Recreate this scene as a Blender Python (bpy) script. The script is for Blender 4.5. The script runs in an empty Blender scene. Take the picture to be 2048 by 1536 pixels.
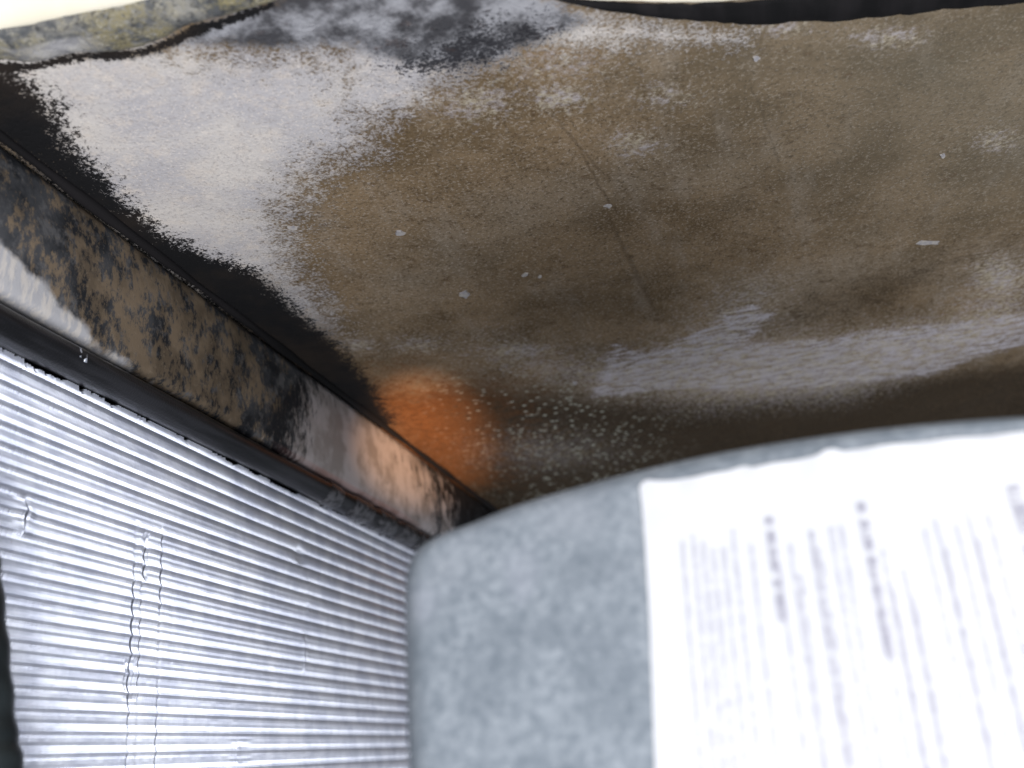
import bpy, math, random
import numpy as np
from mathutils import Matrix, Vector

random.seed(7)
rng = np.random.default_rng(7)
scene = bpy.context.scene
C = scene.collection

# ------------------------------------------------------------------ camera
# The world axes follow the appliance: X = away from the coil, Y = into the cabinet, Z = towards the lining panel.
E3 = np.array([.9606, .1783, -.2132])
E1 = np.array([.2616, -.3234, .9084])
E2 = np.array([-.0929, .9292, .3577])
F = 2000.0
cam = bpy.data.cameras.new('camera')
cam.lens = 36 * F / 2048
cam.sensor_width = 36
cam.clip_start = .005
cam.clip_end = 50
cam.dof.use_dof = True
cam.dof.focus_distance = .52
cam.dof.aperture_fstop = 7.8
cam_ob = bpy.data.objects.new('camera', cam)
C.objects.link(cam_ob)
right = Vector((E3[0], E1[0], E2[0])).normalized()
up = Vector((E3[1], E1[1], E2[1]))
fwd = Vector((E3[2], E1[2], E2[2])).normalized()
up = (-fwd).cross(right).normalized()
cam_ob.matrix_world = Matrix(((right.x, up.x, -fwd.x, 0), (right.y, up.y, -fwd.y, 0), (right.z, up.z, -fwd.z, 0), (0, 0, 0, 1)))
scene.camera = cam_ob

# ------------------------------------------------------------------ world, lights, exposure
world = bpy.data.worlds.new('World')
scene.world = world
world.use_nodes = True
bgn = world.node_tree.nodes['Background']
bgn.inputs[0].default_value = (.80, .88, 1.0, 1)
bgn.inputs[1].default_value = .16

def area(name, loc, target, sx, sy, power, col):
    l = bpy.data.lights.new(name, 'AREA')
    l.shape = 'RECTANGLE'; l.size = sx; l.size_y = sy; l.energy = power; l.color = col
    o = bpy.data.objects.new(name, l); C.objects.link(o)
    o.location = loc
    o.rotation_euler = (Vector(target) - Vector(loc)).to_track_quat('-Z', 'Y').to_euler()
    return o
area('daylight', (.30, -.55, -.80), (-.14, .50, .2), 1.1, .8, 31, (.97, .97, 1.0))
area('front_daylight', (.42, -.45, .74), (.12, .28, .04), .8, .4, 8.6, (.97, .97, 1.0))

def spot(name, loc, target, power, deg, blend, col, r):
    l = bpy.data.lights.new(name, 'SPOT')
    l.energy = power; l.spot_size = math.radians(deg); l.spot_blend = blend; l.color = col; l.shadow_soft_size = r
    o = bpy.data.objects.new(name, l); C.objects.link(o)
    o.location = loc
    o.rotation_euler = (Vector(target) - Vector(loc)).to_track_quat('-Z', 'Y').to_euler()
    return o

scene.view_settings.view_transform = 'Standard'
scene.view_settings.look = 'None'
scene.view_settings.exposure = 0.0
scene.view_settings.gamma = 1.0

# ------------------------------------------------------------------ helpers
H = .28                    # height of the lining panel above the eye
B = .2925                  # distance of the rail face

def ray(u, v):
    r = np.array([(u - 1024) / F, (768 - v) / F, 1.0])
    return np.array([r @ E3, r @ E1, r @ E2])
def on_z(u, v, z=H):
    r = ray(u, v); return r * (z / r[2])
def on_x(u, v, x=-B):
    r = ray(u, v); return r * (x / r[0])
def at_d(u, v, d):
    return ray(u, v) * d

lamp_t = on_z(862, 888)
spot('focus_lamp', (-.035, -.012, .020), tuple(lamp_t), 105, 9.0, 1.0, (1.0, .56, .28), .004)

def mesh_obj(name, verts, faces, mat, parent=None, smooth=False, attrs=None):
    me = bpy.data.meshes.new(name)
    me.from_pydata([tuple(map(float, p)) for p in verts], [], [tuple(map(int, f)) for f in faces])
    if mat: me.materials.append(mat)
    if smooth:
        me.polygons.foreach_set('use_smooth', [True] * len(me.polygons))
    if attrs:
        for k, a in attrs.items():
            at = me.attributes.new(k, 'FLOAT', 'POINT')
            at.data.foreach_set('value', np.asarray(a, dtype=np.float32).ravel())
    me.update()
    o = bpy.data.objects.new(name, me); C.objects.link(o)
    if parent: o.parent = parent
    return o
def np_obj(name, V, Fq, mat, parent=None, smooth=False, attrs=None):
    me = bpy.data.meshes.new(name)
    V = np.asarray(V, dtype=np.float32); Fq = np.asarray(Fq, dtype=np.int32)
    me.vertices.add(len(V)); me.vertices.foreach_set('co', V.ravel())
    me.loops.add(Fq.size); me.loops.foreach_set('vertex_index', Fq.ravel())
    n = len(Fq); k = Fq.shape[1]
    me.polygons.add(n)
    me.polygons.foreach_set('loop_start', np.arange(n, dtype=np.int32) * k)
    me.polygons.foreach_set('loop_total', np.full(n, k, dtype=np.int32))
    me.polygons.foreach_set('use_smooth', np.full(n, smooth, dtype=bool))
    if mat: me.materials.append(mat)
    if attrs:
        for key, a in attrs.items():
            at = me.attributes.new(key, 'FLOAT', 'POINT')
            at.data.foreach_set('value', np.asarray(a, dtype=np.float32).ravel())
    me.update(calc_edges=True); me.validate()
    o = bpy.data.objects.new(name, me); C.objects.link(o)
    if parent: o.parent = parent
    return o
def thing(name, label, cat, loc=(0, 0, 0)):
    o = bpy.data.objects.new(name, None); C.objects.link(o)
    o['label'] = label; o['category'] = cat
    o.empty_display_size = .02
    return o
def grid_faces(nu, nv, close_v=False):
    i = np.arange(nu - 1)[:, None]; j = np.arange(nv if close_v else nv - 1)[None, :]
    j2 = (j + 1) % nv
    a = i * nv + j; b = (i + 1) * nv + j; c = (i + 1) * nv + j2; d = i * nv + j2
    return np.stack([a, b, c, d], -1).reshape(-1, 4)
def catmull(P, n):
    P = np.asarray(P, float)
    Q = np.vstack([2 * P[0] - P[1], P, 2 * P[-1] - P[-2]])
    out = []
    for i in range(1, len(Q) - 2):
        for t in np.linspace(0, 1, n, endpoint=False):
            p0, p1, p2, p3 = Q[i - 1], Q[i], Q[i + 1], Q[i + 2]
            out.append(.5 * ((2 * p1) + (-p0 + p2) * t + (2 * p0 - 5 * p1 + 4 * p2 - p3) * t * t + (-p0 + 3 * p1 - 3 * p2 + p3) * t ** 3))
    out.append(P[-1])
    return np.array(out)

# value noise for mesh relief
_perm = rng.random((64, 64))
def vnoise(x, y):
    x = np.asarray(x, float); y = np.asarray(y, float)
    xi = np.floor(x).astype(int); yi = np.floor(y).astype(int)
    fx = x - xi; fy = y - yi
    fx = fx * fx * (3 - 2 * fx); fy = fy * fy * (3 - 2 * fy)
    g = lambda a, b: _perm[a % 64, b % 64]
    return (g(xi, yi) * (1 - fx) + g(xi + 1, yi) * fx) * (1 - fy) + (g(xi, yi + 1) * (1 - fx) + g(xi + 1, yi + 1) * fx) * fy
def fbm(x, y, o=4):
    s = 0; a = 1; t = 0
    for k in range(o):
        s = s + a * vnoise(x * 2 ** k + 13.7 * k, y * 2 ** k + 7.1 * k); t += a; a *= .5
    return s / t

# node helper
class Nodes:
    def __init__(self, name):
        self.m = bpy.data.materials.new(name); self.m.use_nodes = True
        self.t = self.m.node_tree; self.n = self.t.nodes; self.l = self.t.links
        self.b = self.n['Principled BSDF']
        self.co = self.n.new('ShaderNodeTexCoord').outputs['Object']
    def put(self, sock, v):
        if hasattr(v, 'is_linked') or isinstance(v, bpy.types.NodeSocket): self.l.new(v, sock)
        else: sock.default_value = v if not (isinstance(v, tuple) and len(v) == 3 and sock.type == 'RGBA') else (*v, 1)
    def map(self, scale=(1, 1, 1), rot=(0, 0, 0), co=None):
        n = self.n.new('ShaderNodeMapping'); self.l.new(co or self.co, n.inputs[0])
        n.inputs['Scale'].default_value = scale; n.inputs['Rotation'].default_value = rot
        return n.outputs[0]
    def noise(self, scale, detail=4, rough=.6, co=None, dist=0):
        n = self.n.new('ShaderNodeTexNoise'); self.l.new(co or self.co, n.inputs['Vector'])
        n.inputs['Scale'].default_value = scale; n.inputs['Detail'].default_value = detail
        n.inputs['Roughness'].default_value = rough; n.inputs['Distortion'].default_value = dist
        return n.outputs[0]
    def voro(self, scale, feature='F1', co=None, out=0, rand=1.0):
        n = self.n.new('ShaderNodeTexVoronoi'); n.feature = feature
        self.l.new(co or self.co, n.inputs['Vector']); n.inputs['Scale'].default_value = scale
        n.inputs['Randomness'].default_value = rand
        return n.outputs[out]
    def attr(self, name):
        n = self.n.new('ShaderNodeAttribute'); n.attribute_name = name; return n.outputs['Fac']
    def math(self, op, a, b=0.0, c=None):
        n = self.n.new('ShaderNodeMath'); n.operation = op
        self.put(n.inputs[0], a); self.put(n.inputs[1], b)
        if c is not None: self.put(n.inputs[2], c)
        return n.outputs[0]
    def step(self, v, lo, hi, a=0.0, b=1.0):
        n = self.n.new('ShaderNodeMapRange'); n.interpolation_type = 'SMOOTHSTEP'
        self.put(n.inputs[0], v)
        n.inputs[1].default_value = lo; n.inputs[2].default_value = hi
        n.inputs[3].default_value = a; n.inputs[4].default_value = b
        return n.outputs[0]
    def mix(self, f, a, b):
        n = self.n.new('ShaderNodeMix'); n.data_type = 'RGBA'
        self.put(n.inputs[0], f); self.put(n.inputs[6], a); self.put(n.inputs[7], b)
        return n.outputs[2]
    def jag(self, attr, noise, k=.8, w=.06):
        # attr about .5 at the border; noise makes the border ragged
        s = self.math('ADD', attr, self.math('MULTIPLY', self.math('SUBTRACT', noise, .5), k))
        return self.step(s, .5 - w, .5 + w)
    def bump(self, h, strength=.3, dist=.001, prev=None):
        n = self.n.new('ShaderNodeBump'); self.put(n.inputs['Height'], h)
        n.inputs['Strength'].default_value = strength; n.inputs['Distance'].default_value = dist
        if prev: self.l.new(prev, n.inputs['Normal'])
        return n.outputs[0]
    def done(self, col, rough=.7, metal=0.0, normal=None, spec=.5):
        self.put(self.b.inputs['Base Color'], col); self.put(self.b.inputs['Roughness'], rough)
        self.put(self.b.inputs['Metallic'], metal); self.put(self.b.inputs['Specular IOR Level'], spec)
        if normal: self.l.new(normal, self.b.inputs['Normal'])
        return self.m

# ------------------------------------------------------------------ materials
def mat_lining():
    N = Nodes('grimy_lining')
    fine = N.noise(620, 3, .7); med = N.noise(130, 5, .7); crs = N.noise(19, 4, .6); wide = N.noise(7, 3, .5)
    streak = N.noise(60, 4, .6, co=N.map((1, .22, 1), (0, 0, .5)))
    c = N.mix(N.step(crs, .35, .68), (.125, .086, .046), (.228, .162, .096))
    c = N.mix(N.step(streak, .50, .74, 0, .42), c, (.30, .255, .205))
    c = N.mix(N.step(wide, .50, .72, 0, .5), c, (.26, .215, .16))
    c = N.mix(N.step(med, .53, .68, 0, .7), c, (.085, .058, .030))
    c = N.mix(N.step(fine, .52, .64, 0, .62), c, (.37, .315, .25))
    c = N.mix(N.step(N.noise(500, 4, .75), .52, .63, 0, .7), c, (.065, .045, .026))
    sep = N.n.new('ShaderNodeSeparateXYZ'); N.l.new(N.co, sep.inputs[0])
    for (p0, p1, w, k) in [((1095, 215), (1205, 345), .0012, .4), ((1212, 425), (1312, 625), .0024, .34), ((1160, 300), (1235, 430), .0011, .4), ((640, 300), (560, 330), .0010, .4), ((1500, 160), (1560, 330), .0009, .35)]:
        a = on_z(*p0)[:2]; b = on_z(*p1)[:2]; L = np.linalg.norm(b - a); d = (b - a) / L
        dx = N.math('SUBTRACT', sep.outputs[0], float(a[0])); dy_ = N.math('SUBTRACT', sep.outputs[1], float(a[1]))
        al = N.math('DIVIDE', N.math('ADD', N.math('MULTIPLY', dx, float(d[0])), N.math('MULTIPLY', dy_, float(d[1]))), float(L))
        ac = N.math('ADD', N.math('SUBTRACT', N.math('MULTIPLY', dx, float(-d[1])), N.math('MULTIPLY', dy_, float(-d[0]))), N.math('MULTIPLY', N.math('SUBTRACT', med, .5), .006))
        mk = N.math('MULTIPLY', N.step(N.math('ABSOLUTE', ac), w * .3, w, 1, 0), N.math('MULTIPLY', N.step(al, -.03, .10), N.step(al, .90, 1.03, 1, 0)))
        c = N.mix(N.math('MULTIPLY', mk, k), c, (.06, .04, .022))
    # grey cast at the right front
    c = N.mix(N.math('MULTIPLY', N.attr('greyish'), .55), c, (.145, .135, .105))
    # thick dark grime towards the back, with light falloff painted into the colour
    dk = N.jag(N.attr('dark'), med, .6, .3)
    c = N.mix(N.math('MULTIPLY', dk, .93), c, N.mix(N.step(fine, .45, .6), (.022, .016, .010), (.062, .042, .024)))
    # pale lavender film
    lv = N.jag(N.attr('film'), N.math('ADD', N.math('MULTIPLY', N.noise(75, 5, .75, co=N.map((.5, 1, 1))), .65), N.math('MULTIPLY', fine, .35)), 2.0, .16)
    lv = N.math('MULTIPLY', lv, N.step(N.noise(150, 6, .8, co=N.map((.4, 1, 1))), .45, .54, .06, 1))
    c = N.mix(N.math('MULTIPLY', lv, .92), c, N.mix(N.step(fine, .4, .65), (.36, .345, .385), (.64, .61, .67)))
    # mottled pale residue
    mo = N.jag(N.attr('mottle'), N.noise(300, 4, .75), 1.9, .30)
    c = N.mix(N.math('MULTIPLY', mo, .8), c, N.mix(N.step(med, .42, .6), (.42, .39, .40), (.46, .41, .31)))
    # small pale specks
    vd = N.voro(150); vs = N.step(vd, .18, .36, 1, 0)
    pick = N.step(N.voro(150, out=1), .42, .50)
    sp = N.math('MULTIPLY', N.math('MULTIPLY', vs, pick), N.attr('speck'))
    c = N.mix(sp, c, (.44, .45, .38))
    # frost-like grey-white residue
    fr = N.jag(N.attr('frost'), N.math('ADD', N.math('MULTIPLY', fine, .6), N.math('MULTIPLY', med, .4)), 2.2, .24)
    fc = N.mix(N.step(crs, .36, .62), (.45, .435, .445), (.58, .545, .51))
    fc = N.mix(N.step(N.noise(120, 4, .7), .46, .78, 0, .8), fc, (.62, .55, .48))
    fc = N.mix(N.step(fine, .50, .66, 0, .6), fc, (.34, .31, .30))
    fc = N.mix(N.step(N.noise(800, 2, .6), .55, .68, 0, .6), fc, (.70, .64, .58))
    c = N.mix(fr, c, fc)
    # charcoal stain with pale cloudy patches along the front edge
    ch = N.jag(N.attr('smudge'), N.math('ADD', N.math('MULTIPLY', fine, .35), N.math('MULTIPLY', med, .65)), .9, .16)
    sc = N.mix(N.step(N.noise(46, 5, .65), .38, .62), (.05, .052, .06), (.34, .345, .37))
    c = N.mix(N.math('MULTIPLY', ch, .95), c, sc)
    bs = N.jag(N.attr('sooty'), N.math('ADD', N.math('MULTIPLY', fine, .55), N.math('MULTIPLY', med, .45)), 2.2, .12)
    c = N.mix(N.math('MULTIPLY', bs, .9), c, (.02, .02, .024))
    rs = N.jag(N.attr('warm_glow'), med, 1.6, .4)  # orange glow of the focus lamp, painted into the panel colour
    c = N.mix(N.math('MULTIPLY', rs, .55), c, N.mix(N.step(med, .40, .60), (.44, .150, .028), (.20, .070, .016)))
    # exposed black band, plus the shadow line painted below the foam strip
    bl = N.jag(N.attr('bare_and_shade'), N.math('ADD', N.math('MULTIPLY', N.noise(620, 3, .75), .65), N.math('MULTIPLY', med, .35)), 1.9, .09)
    bc = N.mix(N.step(crs, .4, .7), (.008, .008, .009), (.022, .017, .014))
    c = N.mix(bl, c, bc)
    rough = N.step(lv, 0, 1, .85, .38)
    nm = N.bump(N.math('ADD', med, N.math('MULTIPLY', fine, .5)), .55, .0012)
    nm = N.bump(N.math('ADD', fr, N.math('MULTIPLY', mo, .6)), .5, .0007, nm)
    return N.done(c, rough, 0, nm, .16)

def mat_rail():
    N = Nodes('stained_rail')
    st = N.map((1, 1, .32))
    n1 = N.noise(210, 5, .75, co=N.map((1, 1, .6), (.45, 0, 0))); n2 = N.noise(40, 4, .6); fine = N.noise(400, 3, .6); n3 = N.noise(210, 3, .6, co=st)
    c = N.mix(N.step(n2, .4, .65), (.014, .016, .020), (.065, .068, .075))
    tan = N.jag(N.attr('tan'), N.math('ADD', N.math('MULTIPLY', n1, .55), N.math('MULTIPLY', N.noise(48, 4, .6), .45)), 3.0, .14)
    c = N.mix(N.step(N.noise(75, 4, .7), .50, .66, 0, .75), c, (.135, .135, .14))
    c = N.mix(N.math('MULTIPLY', tan, .92), c, N.mix(N.step(n2, .4, .62), (.13, .098, .066), (.22, .165, .11)))
    c = N.mix(N.math('MULTIPLY', N.math('MULTIPLY', N.step(fine, .58, .7), N.attr('tan')), .5), c, (.3, .25, .19))
    pale = N.jag(N.attr('pale'), N.math('ADD', N.math('MULTIPLY', n1, .6), N.math('MULTIPLY', n3, .4)), 1.2, .10)
    c = N.mix(pale, c, N.mix(N.step(n2, .4, .6), (.30, .275, .265), (.47, .44, .445)))
    sk = N.jag(N.attr('streak'), N.noise(230, 4, .7, co=N.map((1, 1, .30), (-.35, 0, 0))), 2.2, .10)
    c = N.mix(sk, c, (.010, .009, .010))
    ed = N.jag(N.attr('edge'), N.noise(55, 4, .6), .9, .14)
    c = N.mix(ed, c, N.mix(N.step(n3, .45, .6), (.42, .42, .44), (.56, .53, .50)))
    rd = N.attr('red')
    c = N.mix(N.math('MULTIPLY', rd, .4), c, (.30, .085, .055))
    nm = N.bump(N.math('ADD', n1, pale), .5, .0008)
    return N.done(c, N.step(pale, 0, 1, .72, .5), 0, nm, .25)

def mat_simple(name, c1, c2, scale, rough=.6, metal=0.0, bump=.2, det=4, dist=.0006, spec=.5, stretch=(1, 1, 1)):
    N = Nodes(name)
    n = N.noise(scale, det, .6, co=N.map(stretch)); f = N.noise(scale * 6, 3, .6)
    c = N.mix(N.step(n, .36, .64), c1, c2)
    return N.done(c, rough, metal, N.bump(N.math('ADD', n, N.math('MULTIPLY', f, .4)), bump, dist), spec)

def mat_galv():
    N = Nodes('galvanised_steel')
    a = N.noise(380, 4, .7); b = N.noise(520, 3, .6); w = N.noise(18, 4, .55); v = N.voro(230, out=1)
    c = N.mix(N.step(a, .30, .70), (.165, .198, .232), (.345, .38, .42))
    c = N.mix(N.step(N.noise(60, 5, .6), .40, .66, 0, .6), c, (.150, .180, .212))
    c = N.mix(N.math('MULTIPLY', v, .30), c, (.27, .305, .34))
    c = N.mix(N.step(w, .48, .68, 0, .6), c, (.34, .365, .405))
    c = N.mix(N.step(b, .60, .78, 0, .6), c, (.50, .53, .56))
    sm = N.noise(30, 2, .5, co=N.map((1.0, 1, .45), (0, .5, 0)))
    c = N.mix(N.step(sm, .62, .72, 0, .55), c, (.42, .44, .50))
    return N.done(c, N.step(a, .3, .7, .42, .62), .12, N.bump(a, .12, .0004), .5)

def mat_fin():
    N = Nodes('aluminium_fin')
    n = N.noise(55, 4, .6); f = N.noise(600, 2, .5); s = N.noise(240, 3, .6, co=N.map((1, .15, 1)))
    c = N.mix(N.step(n, .35, .65), (.42, .45, .54), (.55, .58, .66))
    c = N.mix(N.step(s, .58, .75, 0, .35), c, (.50, .52, .60))
    c = N.mix(N.step(f, .70, .78, 0, .5), c, (.35, .34, .36))
    return N.done(c, .37, .55, None, .5)

def mat_foam():
    N = Nodes('mouldy_foam')
    a = N.noise(90, 4, .6); b = N.noise(330, 4, .7); d = N.noise(45, 3, .5)
    c = N.mix(N.step(a, .38, .62), (.10, .105, .11), (.30, .29, .26))
    c = N.mix(N.step(N.math('ADD', N.math('MULTIPLY', d, .5), N.math('MULTIPLY', b, .5)), .46, .60, 0, .75), c, (.24, .195, .06))
    c = N.mix(N.step(N.noise(260, 3, .7), .54, .66, 0, .8), c, (.05, .05, .05))
    c = N.mix(N.step(b, .52, .68, 0, .7), c, (.40, .39, .36))
    c = N.mix(N.math('MULTIPLY', N.attr('pale'), .8), c, (.50, .49, .50))
    return N.done(c, .9, 0, N.bump(b, .8, .002), .2)

M = dict(
    lining=mat_lining(), rail=mat_rail(), galv=mat_galv(), fin=mat_fin(), foam=mat_foam(),
    cream=mat_simple('cream_enamel', (.84, .78, .62), (.88, .83, .69), 25, .35, 0, .05),
    black_gasket=mat_simple('black_gasket', (.005, .005, .0055), (.012, .011, .012), 60, .85, 0, .5, spec=.15, stretch=(1, .12, 1)),
    rubber=mat_simple('black_rubber', (.005, .005, .006), (.024, .024, .028), 150, .30, 0, .5, stretch=(1, .07, 1), dist=.0012),
    tape=mat_simple('black_tape', (.016, .016, .018), (.09, .09, .10), 170, .25, 0, .6, dist=.001),
    recess=mat_simple('dark_recess', (.004, .004, .005), (.009, .009, .010), 40, .8, 0, .1),
    paper=mat_simple('white_label_paper', (.69, .70, .73), (.73, .735, .755), 30, .6, 0, .04),
    ink=mat_simple('printing_ink', (.40, .39, .47), (.46, .45, .53), 400, .7, 0, .0),
    chip=mat_simple('pale_chip', (.30, .29, .31), (.44, .41, .37), 300, .8, 0, .3),
    hose=mat_simple('black_hose', (.008, .012, .014), (.018, .024, .026), 60, .45, 0, .2),
)

# ------------------------------------------------------------------ front edge curves, in plan
edge_px = [(-700, 150), (-300, 108), (0, 55), (270, 0), (520, -38), (800, -44), (1000, -26), (1130, -10), (1300, -1), (1500, -8), (1700, -30), (2048, -66), (2500, -130)]
edge = catmull([on_z(*p)[:2] for p in edge_px], 10)
o_ = np.argsort(edge[:, 0]); edge = edge[o_]
def front(x): return np.interp(x, edge[:, 0], edge[:, 1])

# ------------------------------------------------------------------ lining panel
def sdist(P, poly):
    # signed distance (positive inside) to a polygon
    d = np.full(len(P), 1e9); inside = np.zeros(len(P), bool)
    n = len(poly)
    for i in range(n):
        a = poly[i]; b = poly[(i + 1) % n]; e = b - a
        w = P - a
        t = np.clip((w @ e) / (e @ e), 0, 1)
        d = np.minimum(d, np.linalg.norm(w - t[:, None] * e, axis=1))
        cond = ((a[1] <= P[:, 1]) & (b[1] > P[:, 1])) | ((b[1] <= P[:, 1]) & (a[1] > P[:, 1]))
        with np.errstate(divide='ignore', invalid='ignore'):
            xi = a[0] + (P[:, 1] - a[1]) / (b[1] - a[1]) * e[0]
        inside ^= cond & (P[:, 0] < xi)
    return np.where(inside, d, -d)
def zpoly(px, z=H): return np.array([on_z(u, v, z)[:2] for u, v in px])
def soft(P, px, w):
    return np.clip(.5 + sdist(P, zpoly(px)) / (2 * w), 0, 1)

panel = thing('lining_panel', 'brown stained lining panel with grey-white residue and a black band beside the metal rail', 'panel')
xs = np.linspace(-B - .012, .62, 330)
ts = np.linspace(0, 1, 380) ** 1.25
X, T = np.meshgrid(xs, ts, indexing='ij')
f = front(X)
Y = f + T * (1.45 - f)
P = np.stack([X.ravel(), Y.ravel()], 1)
bow = .003 * (fbm(P[:, 0] * 9, P[:, 1] * 9, 3) - .5) + .0008 * (fbm(P[:, 0] * 60, P[:, 1] * 60, 3) - .5)
bow *= np.clip((P[:, 0] + B) / .05, 0, 1)
V = np.column_stack([P, H + bow])
frost_px = [(-240, -40), (-150, 105), (0, 260), (60, 330), (140, 420), (240, 520), (330, 590), (450, 640), (560, 720), (660, 740),
            (650, 620), (590, 560), (575, 430), (630, 340), (735, 290), (745, 190), (720, 110), (560, 90), (450, 95), (330, 80), (200, 60)]
bare_px = [(-300, -120), (-60, 60), (30, 140), (110, 200), (150, 290), (205, 345), (270, 412), (330, 462), (400, 502), (470, 522), (530, 552), (590, 610), (640, 655), (690, 700), (750, 775),
           (790, 850), (720, 860), (560, 720), (0, 290), (-300, 40)]
smudge_px = [(330, 92), (420, 40), (520, 0), (700, -40), (1000, -40), (1120, 5), (1180, 40), (1090, 75), (1000, 120), (900, 130), (800, 128), (700, 90), (560, 95), (430, 85)]
mott2_px = [(690, 40), (860, 55), (1050, 20), (1180, 10), (1330, 45), (1500, 70), (1480, 90), (1300, 85), (1150, 110), (1060, 100), (900, 180), (820, 230), (690, 260), (640, 200), (660, 90)]
film_px = [(1185, 795), (1205, 740), (1232, 685), (1290, 705), (1350, 690), (1420, 640), (1500, 610), (1545, 625), (1480, 690), (1620, 680), (1760, 660), (1900, 650), (2100, 615),
           (2100, 680), (1950, 715), (1850, 755), (1600, 775), (1450, 780), (1330, 778), (1250, 790)]
mott_px = [(1340, 660), (1400, 610), (1500, 560), (1560, 570), (1560, 650), (1700, 650), (1880, 620), (1960, 540), (2120, 500), (2120, 650), (1950, 720), (1700, 810), (1400, 830), (1200, 800), (960, 740), (900, 690), (1000, 670), (1150, 700), (1230, 700)]
dark_px = [(740, 790), (1000, 765), (1200, 795), (1500, 790), (1800, 755), (2200, 700), (2300, 900), (2000, 1200), (900, 1300), (800, 1000)]
dark2_px = [(1350, 700), (1560, 560), (1900, 480), (2150, 420), (2150, 520), (1930, 560), (1850, 640), (1560, 700)]
speck_px = [(940, 760), (1250, 790), (1320, 860), (1300, 960), (1050, 1010), (980, 960), (930, 860)]
grey_px = [(1500, -60), (1450, 120), (1650, 330), (1900, 420), (2300, 400), (2300, -100)]
blots = np.zeros(len(P))
for (u, v, a, b, k) in [(1120, 195, 70, 32, .60), (1265, 285, 65, 35, .50), (950, 205, 110, 45, .50), (1775, 75, 90, 28, .52), (1560, 55, 60, 18, .55), (800, 150, 90, 40, .55), (1100, 130, 150, 40, .42),
                        (2000, 560, 70, 50, .62), (1990, 280, 60, 30, .45), (1330, 190, 80, 30, .42), (720, 690, 50, 22, .50), (840, 690, 70, 25, .48), (1090, 905, 190, 50, .40), (1040, 700, 90, 22, .58)]:
    c0 = on_z(u, v)[:2]; ju = on_z(u + a, v)[:2] - c0; jv = on_z(u, v + b)[:2] - c0
    q = np.linalg.solve(np.stack([ju, jv], 1), (P - c0).T)
    blots = np.maximum(blots, k * np.exp(-.8 * (q ** 2).sum(0)))
gap_shade_px = [(-200, 130), (-60, 124), (60, 126), (150, 106), (280, 98), (330, 80), (380, 50), (460, 28), (540, 0), (560, 10), (470, 46), (390, 74), (330, 102), (270, 117), (150, 124), (60, 146), (-60, 150), (-200, 170)]  # shadow line along the foam's lower edge, painted black
soot_px = [(760, 130), (830, 85), (930, 45), (1060, 20), (1130, 60), (1010, 125), (930, 150), (840, 165)]
glow_px = [(690, 790), (800, 770), (920, 800), (960, 880), (950, 960), (880, 960), (780, 880)]  # outline of the painted lamp glow
attrs = {
    'frost': np.maximum(soft(P, frost_px, .036), .78 * soft(P, mott2_px, .018)),
    'bare_and_shade': np.maximum(soft(P, bare_px, .020), soft(P, gap_shade_px, .004)),
    'smudge': soft(P, smudge_px, .014),
    'sooty': .75 * soft(P, soot_px, .02),
    'warm_glow': soft(P, glow_px, .10),
    'film': soft(P, film_px, .013),
    'mottle': np.maximum(soft(P, mott_px, .05) * .56, blots),
    'dark': np.maximum(soft(P, dark_px, .07), .5 * soft(P, dark2_px, .05)),
    'speck': soft(P, speck_px, .05),
    'greyish': soft(P, grey_px, .08),
}
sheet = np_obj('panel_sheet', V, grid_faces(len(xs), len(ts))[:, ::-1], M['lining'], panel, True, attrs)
# backing board gives the panel its thickness
bv = [(xs[0], .05, H + .012), (xs[-1], .05, H + .012), (xs[-1], 1.47, H + .012), (xs[0], 1.47, H + .012),
      (xs[0], .05, H + .03), (xs[-1], .05, H + .03), (xs[-1], 1.47, H + .03), (xs[0], 1.47, H + .03)]
for i in (0, 1, 4, 5):
    x = bv[i][0]; bv[i] = (x, float(front(x)) + .012, bv[i][2])
mesh_obj('backing_board', bv, [(0, 1, 2, 3), (7, 6, 5, 4), (0, 4, 5, 1), (1, 5, 6, 2), (2, 6, 7, 3), (3, 7, 4, 0)], M['recess'], panel)
# loose pale chips stuck to the panel
chips = [(930, 588, 13, 8), (1050, 549, 9, 6), (1216, 410, 12, 6), (1512, 115, 10, 9), (800, 466, 15, 6), (1885, 310, 7, 6), (1858, 484, 26, 5), 
         (1080, 552, 5, 4), (585, 455, 14, 5), (1150, 765, 9, 5)]
for k, (u, v, a, b) in enumerate(chips):
    c = on_z(u, v); pu = on_z(u + 1, v) - c; pv = on_z(u, v + 1) - c
    vs = []; n = 9
    for j in range(n):
        an = 2 * math.pi * j / n; rr = (.5 + .8 * random.random()) * (1 if k in (0, 6) else .7)
        q = c + pu * a * rr * math.cos(an) + pv * b * rr * math.sin(an)
        vs.append((q[0], q[1], H - .0008))
    vs += [(c[0] + (p[0] - c[0]) * 1.15, c[1] + (p[1] - c[1]) * 1.15, H + .001) for p in vs[:n]]
    fs = [tuple(range(n))[::-1]] + [(j, (j + 1) % n, n + (j + 1) % n, n + j) for j in range(n)]
    mesh_obj('pale_chip', vs, fs, M['chip'], sheet, False)

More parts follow.
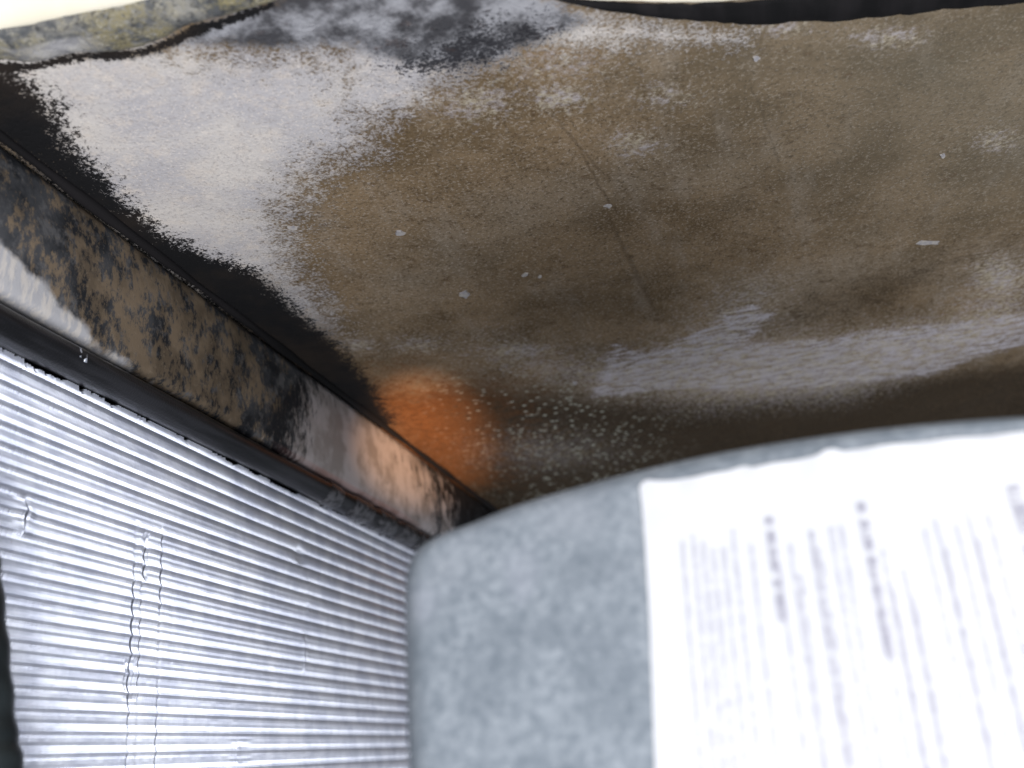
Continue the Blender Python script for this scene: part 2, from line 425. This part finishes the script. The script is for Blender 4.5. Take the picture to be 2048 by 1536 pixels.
# ------------------------------------------------------------------ rail above the coil
rail = thing('metal_rail', 'dark stained metal rail with tan speckles and worn pale edge between coil and panel', 'rail')
ys = np.linspace(.08, 1.45, 420)
Zb = .7426 * H
prof = []                                      # profile (x, z), from the panel down, rolled at the bottom
prof.append((-B - .006, H + .001)); prof.append((-B - .001, H - .0025))
for z in np.linspace(H - .006, Zb + .007, 22): prof.append((-B + .0025 * math.sin((z - Zb) / (H - Zb) * math.pi), z))
for a in np.linspace(0, math.pi * 1.1, 9): prof.append((-B - .005 + .0055 * math.cos(a), Zb + .005 - .0055 * math.sin(a)))
prof.append((-B - .011, Zb + .02))
prof = np.array(prof)
YY, J = np.meshgrid(ys, np.arange(len(prof)), indexing='ij')
Vx = prof[J, 0] + .0016 * (fbm(YY * 7, J * .12, 3) - .5); Vz = prof[J, 1] + .002 * (fbm(YY * 6, J * 0 + 3.3, 3) - .5) * (J > 3)
V = np.stack([Vx.ravel(), YY.ravel(), Vz.ravel()], 1)
def rail_y(u, v): return on_x(u, v)[1]
def bump01(y, a, b, w): return np.clip((y - a) / w + .5, 0, 1) * np.clip((b - y) / w + .5, 0, 1)
yv = YY.ravel(); hz = ((prof[J, 1] - Zb) / (H - Zb)).ravel()
y_t0 = rail_y(60, 430); y_t1 = rail_y(560, 790); y_p0 = rail_y(640, 880); y_p1 = rail_y(880, 1010); y_e = rail_y(300, 720)
tan_a = bump01(yv, y_t0, y_t1, .12) * .56 * np.clip(1.3 - .3 * hz, 0, 1) + .16 * bump01(yv, -1, y_t0, .1)
pale_a = bump01(yv, y_p0, y_p1, .14) * .80 * np.clip(1.15 - .45 * np.abs(hz - .35), 0, 1) + .34 * bump01(yv, y_t1 - .08, y_p0 + .05, .1) * (1 - .5 * hz) + .30 * (yv > y_p1)
wid = np.interp(yv, [0, rail_y(0, 500), rail_y(120, 610), rail_y(220, 690), rail_y(420, 800), 1.5], [.42, .30, .17, .03, -.05, -.08])
edge_a = np.clip(.5 + (wid - hz) / .22, 0, 1) * np.interp(yv, [0, y_e, y_e + .25, 1.5], [1.0, .85, .35, .2]) * (hz > -.25)
str_a = np.clip((yv - rail_y(720, 920)) / .35, 0, .70) * np.clip(.55 + .6 * hz, 0, 1)
red_a = bump01(yv, rail_y(600, 930), rail_y(830, 1060), .08) * (hz < .06) * (hz > -.05)
np_obj('rail_face', V, grid_faces(len(ys), len(prof)), M['rail'], rail, True, {'tan': tan_a, 'pale': pale_a, 'edge': edge_a, 'red': red_a, 'streak': str_a})
# dark seam bead between rail and panel
sb = []
for i, y in enumerate(ys[::3]):
    for a in np.linspace(0, 2 * math.pi, 8, endpoint=False):
        r = .0026 + .0006 * math.sin(y * 37) + .0004 * math.sin(y * 91)
        sb.append((-B + .0028 + r * math.cos(a), y, H - .0008 + r * math.sin(a)))
np_obj('seam_bead', sb, grid_faces(len(ys[::3]), 8, True), M['black_gasket'], rail, True)

# ------------------------------------------------------------------ gasket tube under the rail
gas = thing('rubber_gasket', 'glossy black rubber gasket running along the top of the aluminium coil', 'gasket')
gx, gz, gr = -B - .006, Zb - .0095, .0086
gy = np.linspace(.08, 1.45, 380); na = 18
YY, A = np.meshgrid(gy, np.linspace(0, 2 * math.pi, na, endpoint=False), indexing='ij')
R = gr * (1 + .10 * (fbm(YY * 14, A * .9, 3) - .5) + .05 * np.sin(A * 3 + 1))
V = np.stack([(gx + R * np.cos(A)).ravel(), YY.ravel(), (gz + .9 * R * np.sin(A) + .0016 * (fbm(YY * 9, YY * 0 + 1.7, 2) - .5)).ravel()], 1)
tube = np_obj('gasket_tube', V, grid_faces(len(gy), na, True), M['rubber'], gas, True)
# bits of tape wrapped round the far part of the tube
def gy_at(u, v): return on_x(u, v, gx)[1]
for (u0, v0, u1, v1) in [(640, 955, 672, 972), (690, 985, 735, 1010), (742, 1015, 780, 1035), (788, 1038, 822, 1058), (826, 1060, 850, 1075)]:
    a0, a1 = gy_at(u0, v0 + 22), gy_at(u1, v1 + 22)
    vs = []; seg = 8; na2 = 20
    for i in range(seg):
        y = a0 + (a1 - a0) * i / (seg - 1)
        for k in range(na2):
            a = 2 * math.pi * k / na2
            r = gr * 1.05 + .0006 + .0007 * random.random()
            if i in (0, seg - 1): r = gr * .92
            yy = y + (.004 * (random.random() - .5))
            vs.append((gx + r * math.cos(a), yy, gz + .9 * r * math.sin(a)))
    np_obj('tape_wrap', vs, grid_faces(seg, na2, True), M['tape'], tube, True)
# a shiny burr on the tube
for (u, v) in [(160, 706), (171, 716)]:
    c = on_x(u, v, gx + gr * .92)
    vs = [(c[0] + .0012 * math.cos(a) * s, c[1] + .0016 * math.sin(a) * s, c[2] + dz) for s, dz in ((.6, .0024), (1, .0005), (.7, -.0022)) for a in np.linspace(0, 2 * math.pi, 7, endpoint=False)]
    fs = [(i * 7 + j, i * 7 + (j + 1) % 7, (i + 1) * 7 + (j + 1) % 7, (i + 1) * 7 + j) for i in range(2) for j in range(7)] + [tuple(range(7))[::-1], tuple(range(14, 21))]
    mesh_obj('burr', vs, fs, M['fin'], tube, True)

# ------------------------------------------------------------------ coil
coil = thing('finned_coil', 'silver aluminium coil with fine rippled fins and a few crushed streaks', 'coil')
CX = -B - .010                                    # front edges of the fins
ctop = .683 * H; cbot = -.12
pitch = .0090; fp = .00150
lev = []
prof_y = [(t, -4 * t * (1 - t)) for t in (0, .10, .22, .36, .52, .68, .82, .92)]
nb = int((ctop - cbot) / pitch) + 1
for b_ in range(nb):
    for (t, o) in prof_y: lev.append((cbot + (b_ + t) * pitch, o))
lev = np.array([l for l in lev if l[0] <= ctop])
zc = lev[:, 0]; oc = lev[:, 1] * .0018
fy = np.arange(.16, 1.20, fp)
nf, nz = len(fy), len(zc)
FY, ZC = np.meshgrid(fy, zc, indexing='ij')
dy = np.broadcast_to(oc, FY.shape).copy()
dy = dy * (.9 + .25 * fbm(FY * 12, ZC * 30, 2)) + .0004 * (rng.random((nf, 1)) - .5) + .0003 * (fbm(FY * 250, ZC * 160, 2) - .5)
dxf = np.zeros_like(FY)
def crush(u, v0, v1, wid, amp, push):
    global dy, dxf
    y0 = on_x(u, (v0 + v1) / 2, CX)[1]; za = on_x(u, v1, CX)[2]; zb = on_x(u, v0, CX)[2]
    e = np.exp(-((FY - y0 - .0003 * np.sin(ZC * 60)) / wid) ** 2) * np.clip((ZC - za) / .006 + .5, 0, 1) * np.clip((zb - ZC) / .006 + .5, 0, 1)
    s = np.sign(FY - y0)
    dy += amp * e * s * (.6 + .8 * fbm(FY * 60, ZC * 35, 2))
    dxf -= push * e * (.5 + 1.0 * fbm(FY * 600, ZC * 45, 2))
crush(267, 1050, 1600, .0013, .0005, .0020)
crush(283, 1060, 1600, .0012, .0005, .0014)
crush(345, 1100, 1600, .0012, -.0006, .0008)
crush(298, 1075, 1160, .0016, .0008, .0022)
crush(321, 1060, 1600, .0011, .0004, .0014)
crush(612, 1270, 1340, .0028, .0014, -.0015)
crush(618, 1160, 1215, .0025, .0010, -.0012)
crush(600, 1095, 1125, .008, .0008, .0016)
crush(50, 1000, 1060, .005, .0010, -.0014)
crush(480, 1485, 1520, .012, .0005, .0012)
crush(262, 1330, 1390, .004, .0010, .002)
topz = ctop - .0025 * np.clip(rng.random((nf, 1)) - .72, 0, 1) / .28 - .002 * (fbm(fy[:, None] * 90, fy[:, None] * 0, 2) > .62)
ZF = np.minimum(ZC, topz)
th = .00014; dep = .011; lip_x = .0011; lip_y = .00085
Yc = FY + dy
xf = CX + dxf
V4 = np.stack([np.stack([np.full_like(Yc, CX - dep), Yc, ZF], -1), np.stack([xf - lip_x, Yc, ZF], -1),
               np.stack([xf, Yc + lip_y, ZF], -1), np.stack([xf - .0001, Yc + lip_y + th, ZF], -1)], 2)   # nf, nz, 4, 3
base = (np.arange(nf)[:, None, None] * nz + np.arange(nz - 1)[None, :, None]) * 4 + np.arange(3)[None, None, :]
faces = np.stack([base, base + 1, base + 5, base + 4], -1).reshape(-1, 4)
fo = np_obj('fins', V4.reshape(-1, 3), faces, M['fin'], coil, False)
fo['kind'] = 'stuff'
bx0, bx1, by0, by1, bz0, bz1 = CX - .05, CX - dep + .0005, .15, 1.22, cbot - .01, ctop + .05
mesh_obj('coil_core', [(bx0, by0, bz0), (bx1, by0, bz0), (bx1, by1, bz0), (bx0, by1, bz0), (bx0, by0, bz1), (bx1, by0, bz1), (bx1, by1, bz1), (bx0, by1, bz1)],
         [(3, 2, 1, 0), (4, 5, 6, 7), (0, 1, 5, 4), (1, 2, 6, 5), (2, 3, 7, 6), (3, 0, 4, 7)], M['recess'], coil)

# ------------------------------------------------------------------ black hose by the near end of the coil
hp = catmull([at_d(u - 92, v, d) for u, v, d in [(-10, 1050, .36), (0, 1150, .355), (13, 1300, .345), (26, 1450, .34), (40, 1540, .335), (62, 1700, .33), (90, 1900, .33)]], 8)
vs = []; na = 20
for i, p in enumerate(hp):
    for a in np.linspace(0, 2 * math.pi, na, endpoint=False):
        r = .0155 + .0004 * math.sin(i * 1.3)
        vs.append((p[0] + r * math.cos(a), p[1] + r * math.sin(a), p[2]))
ho = np_obj('black_hose', vs, grid_faces(len(hp), na, True), M['hose'], None, True)
ho['label'] = 'black hose at the left border, in front of the coil fins'; ho['category'] = 'hose'

# ------------------------------------------------------------------ cream casing fascia along the front
fas = thing('cream_casing', 'bright cream casing edge along the front of the stained panel', 'casing')
ex = np.linspace(-.42, .55, 160); ey = np.interp(ex, edge[:, 0], edge[:, 1])
pr = [(.010, .012), (.004, .002), (.0015, .0004), (-.001, .0), (-.004, .0012), (-.007, .004), (-.009, .010), (-.010, .03), (-.011, .08), (-.012, .16)]
V = []
for x, y in zip(ex, ey):
    for (oy, oz) in pr: V.append((x, y + oy, H + oz - .001))
np_obj('fascia', V, grid_faces(len(ex), len(pr)), M['cream'], fas, True)

# ------------------------------------------------------------------ mouldy foam strip and black gasket behind the casing edge
def strip(name, top_px, bot_px, mat, parent, drop, nseg=14, rough=.002, attrf=None, n=90):
    a = catmull([on_z(*p) for p in top_px], 12); b = catmull([on_z(*p) for p in bot_px], 12)
    def res(c, n):
        s = np.r_[0, np.cumsum(np.linalg.norm(np.diff(c, axis=0), axis=1))]; q = np.linspace(0, s[-1], n)
        return np.stack([np.interp(q, s, c[:, k]) for k in range(3)], 1)
    a = res(a, n); b = res(b, n)
    V = []; at = []
    for i in range(n):
        for j in range(nseg):
            t = j / (nseg - 1)
            p = a[i] * (1 - t) + b[i] * t
            dome = drop * (math.sin(math.pi * min(1, .12 + .88 * t)) ** .45 if 0 < t < 1 else 0)
            nz = rough * (float(fbm(p[0] * 160, p[1] * 160, 3)) - .5) * 2 * (0 < t)
            V.append((p[0], p[1] + nz * .5, H + .0025 - dome + nz)); at.append(attrf(i / n, t) if attrf else 0)
    return np_obj(name, V, grid_faces(n, nseg), mat, parent, True, {'pale': at})
fs_ = strip('foam_strip', [(-300, 105), (-100, 73), (0, 52), (135, 24), (270, -4), (420, -30), (640, -55)],
            [(-300, 150), (-60, 128), (0, 120), (60, 130), (150, 110), (210, 108), (280, 100), (330, 82), (375, 56), (450, 34), (530, 10), (640, -30)], M['foam'], None, .006, rough=.0016,
            attrf=lambda s, t: max(0, 1 - abs(s - .42) / .12) * (t > .45) * .8)
fs_['label'] = 'ragged yellowish mouldy foam strip under the cream edge at the upper left'; fs_['category'] = 'foam'
fg_ = strip('foam_gasket', [(930, -40), (1080, -22), (1130, -8), (1300, 2), (1500, -4), (1700, -25), (2048, -70), (2450, -130)],
            [(930, -30), (1080, -16), (1140, 0), (1200, 16), (1300, 34), (1400, 48), (1500, 54), (1600, 51), (1750, 41), (1900, 25), (2048, 10), (2450, -50)], M['black_gasket'], None, .005, rough=.0014)
fg_['label'] = 'sagging black gasket strip along the top right front edge'; fg_['category'] = 'gasket'

# ------------------------------------------------------------------ galvanised cover with its paper label
TILT = math.radians(16)
A1 = np.array([1.0, 0, 0]); A2 = np.array([0, math.sin(TILT), math.cos(TILT)]); AN = np.array([0, -math.cos(TILT), math.sin(TILT)])
HP = at_d(1300, 1200, .25)
RC = .30                                         # radius of the gently curved front
T0 = .02
def to_st(u, v):
    r = ray(u, v); k = (HP @ AN) / (r @ AN); p = r * k - HP
    return np.array([p @ A1, p @ A2])
def face_pt(s, t, lift=0.0):
    d = -((t - T0) ** 2) / (2 * RC) * (1 if t > T0 else .7)
    return HP + A1 * s + A2 * t + AN * (d + lift)
def to_st_c(u, v):
    st = to_st(u, v)
    for _ in range(6):                            # follow the curve of the front
        p = face_pt(*st); d = np.array([p @ E3[[0]] if False else 0])
        q = np.array([p[0] * E3[0] + p[1] * E1[0] + p[2] * E2[0], p[0] * E3[1] + p[1] * E1[1] + p[2] * E2[1], p[0] * E3[2] + p[1] * E1[2] + p[2] * E2[2]])
        uu = 1024 + F * q[0] / q[2]; vv = 768 - F * q[1] / q[2]
        st = st + (to_st(u + .0, v) - to_st(uu, vv))
    return st
cover = thing('galvanised_cover', 'grey galvanised steel cover with rounded top corner, carrying the printed label', 'cover')
out_px = [(806, 2000), (801, 1750), (796, 1536), (791, 1300), (790, 1190), (796, 1125), (815, 1085), (858, 1055), (930, 1027), (1000, 998), (1100, 965), (1250, 923), (1400, 888), (1550, 861), (1700, 840),
          (1850, 824), (2048, 810), (2250, 806), (2420, 816), (2560, 870), (2610, 960), (2620, 1200), (2620, 2000)]
oc_ = catmull([to_st_c(*p) for p in out_px], 8)
bot = oc_[0][1]
oc_ = np.vstack([oc_, np.stack([np.linspace(oc_[-1][0], oc_[0][0], 30)[1:-1], np.full(28, bot)], 1)])
cen = np.array([oc_[:, 0].mean(), -.02])
nr = 46
sc = np.r_[np.linspace(.02, .9, nr - 14), 1 - np.linspace(.09, 0, 15)[1:] ** 1.0]
rows = []
no = len(oc_)
for s in sc:
    for p in oc_:
        q = cen + (p - cen) * s
        dd = np.linalg.norm(p - cen) * (1 - s)       # distance inwards from the rim
        rr = .009
        l = -(rr - math.sqrt(max(0, rr * rr - (rr - min(dd, rr)) ** 2)))
        rows.append(face_pt(q[0], q[1], l))
for dback in (.004, .012, .05, .15):
    for p in oc_: rows.append(face_pt(p[0], p[1], -.009 - dback))
V = np.array(rows)
np_obj('cover_shell', V, grid_faces(len(sc) + 4, no, True)[:, ::-1], M['galv'], cover, True)

label = thing('paper_label', 'white printed paper label stuck on the galvanised cover, text running downwards', 'label')
lab_px = [(1312, 2000), (1313, 1700), (1311, 1536), (1305, 1380), (1299, 1230), (1291, 1100), (1284, 1010), (1279, 975), (1285, 966), (1298, 961), (1312, 963), (1330, 963), (1400, 953), (1455, 943), (1476, 934), (1492, 932), (1505, 936),
          (1580, 922), (1635, 912), (1650, 902), (1668, 898), (1684, 903), (1760, 893), (1850, 883), (1950, 874), (2048, 866), (2200, 858), (2400, 868)]
lp = np.array([to_st_c(*p) for p in lab_px])
left = lp[:8]; top = lp[7:]
# grid: columns run between the top edge and the bottom
lo = np.argsort(top[:, 0])
S = np.linspace(0, 1, 150); ncol = len(S); nrow = 70
V = []
tops = np.interp(np.linspace(top[0, 0], top[-1, 0], ncol), top[:, 0], top[:, 1])
bt = left[0][1]
for k in range(ncol):
    for j in range(nrow):
        w = j / (nrow - 1)
        t = tops[k] * (1 - w) + bt * w
        sl = np.interp(t, left[:, 1], left[:, 0]); sr = top[-1, 0]
        s = sl + (sr - sl) * S[k]
        curl = .0006 * max(0, 1 - w * 14) * (1 + math.sin(k * .37)) * .5
        V.append(face_pt(s, t, .00035 + curl))
paper = np_obj('paper_sheet', V, grid_faces(ncol, nrow), M['paper'], label, True)

# printed lines: small unreadable marks set in words, as far as the photograph shows them
def text_line(name, s0, t0, t1, size, bold, gaps=None):
    vs = []; fs = []
    t = t0; adv = size * .62
    word = random.randint(2, 9) if gaps is None else gaps[0]; gi = 0
    def quad(sa, ta, sb, tb):
        i = len(vs)
        for (a, b) in ((sa, ta), (sb, ta), (sb, tb), (sa, tb)): vs.append(face_pt(s0 + a + SLANT * (b - t0), b, .00062))
        fs.append((i, i + 1, i + 2, i + 3))
    w = size * (.15 if bold else .10)
    while t - adv > t1:
        if word == 0:
            t -= adv * .9
            gi += 1
            if gaps is not None:
                if gi >= len(gaps): break
                word = gaps[gi]
            else: word = random.randint(2, 9)
            continue
        g = adv * .78
        hgt = size if (bold or random.random() < .25) else size * .72
        k = random.randint(0, 3)
        if k != 3: quad(0, t, hgt, t - w)
        if k in (0, 2, 3): quad(0, t - g + w, hgt, t - g)
        if k in (0, 1): quad(hgt - w, t, hgt, t - g)
        if k in (1, 2): quad(hgt * .45, t, hgt * .45 + w, t - g)
        if k in (1, 3): quad(0, t, w, t - g)
        t -= adv; word -= 1
    if vs: mesh_obj(name, vs, fs, M['ink'], paper)
PX = .25 / F
SLANT = float((lp[7][0] - lp[2][0]) / (lp[7][1] - lp[2][1]))
def line_px(name, u, v0, v1, size_px, bold=False, gaps=None):
    # a line that passes pixel (u, v0) and runs down the sheet
    a = to_st_c(u, v0); b = to_st_c(u, v1)
    text_line(name, a[0], a[1], b[1], size_px * PX, bold, gaps)
body = [(1362, 1085), (1383, 1070), (1403, 1085), (1423, 1100), (1443, 1095), (1462, 1060), (1498, 1090)]
for u, v in body: line_px('text_line', u, v, 1620, 11)
line_px('heading_line', 1529, 1036, 1300, 18, True, [2, 8, 2, 5])
for i, u in enumerate([1556, 1576, 1596, 1617, 1637, 1657, 1677]):
    line_px('text_line', u, [1140, 1090, 1150, 1064, 1100, 1056, 1052][i], 1640, 11, i in (3,))
line_px('heading_line', 1712, 1008, 1400, 19, True, [2, 6, 4, 3, 8])
for i, u in enumerate([1740, 1761, 1782, 1803, 1824, 1845, 1866, 1887, 1908, 1929, 1950, 1971]):
    line_px('text_line', u, [1120, 1100, 1180, 1140, 1200, 1060, 1040, 1100, 1050, 1020, 1080, 1030][i], 1660, 11)
line_px('heading_line', 2012, 975, 1600, 24, True, [7, 9, 6, 8])
for i, u in enumerate([2046, 2070, 2092, 2115]): line_px('text_line', u, 1010, 1680, 12)

scene.render.resolution_x = 1024; scene.render.resolution_y = 768
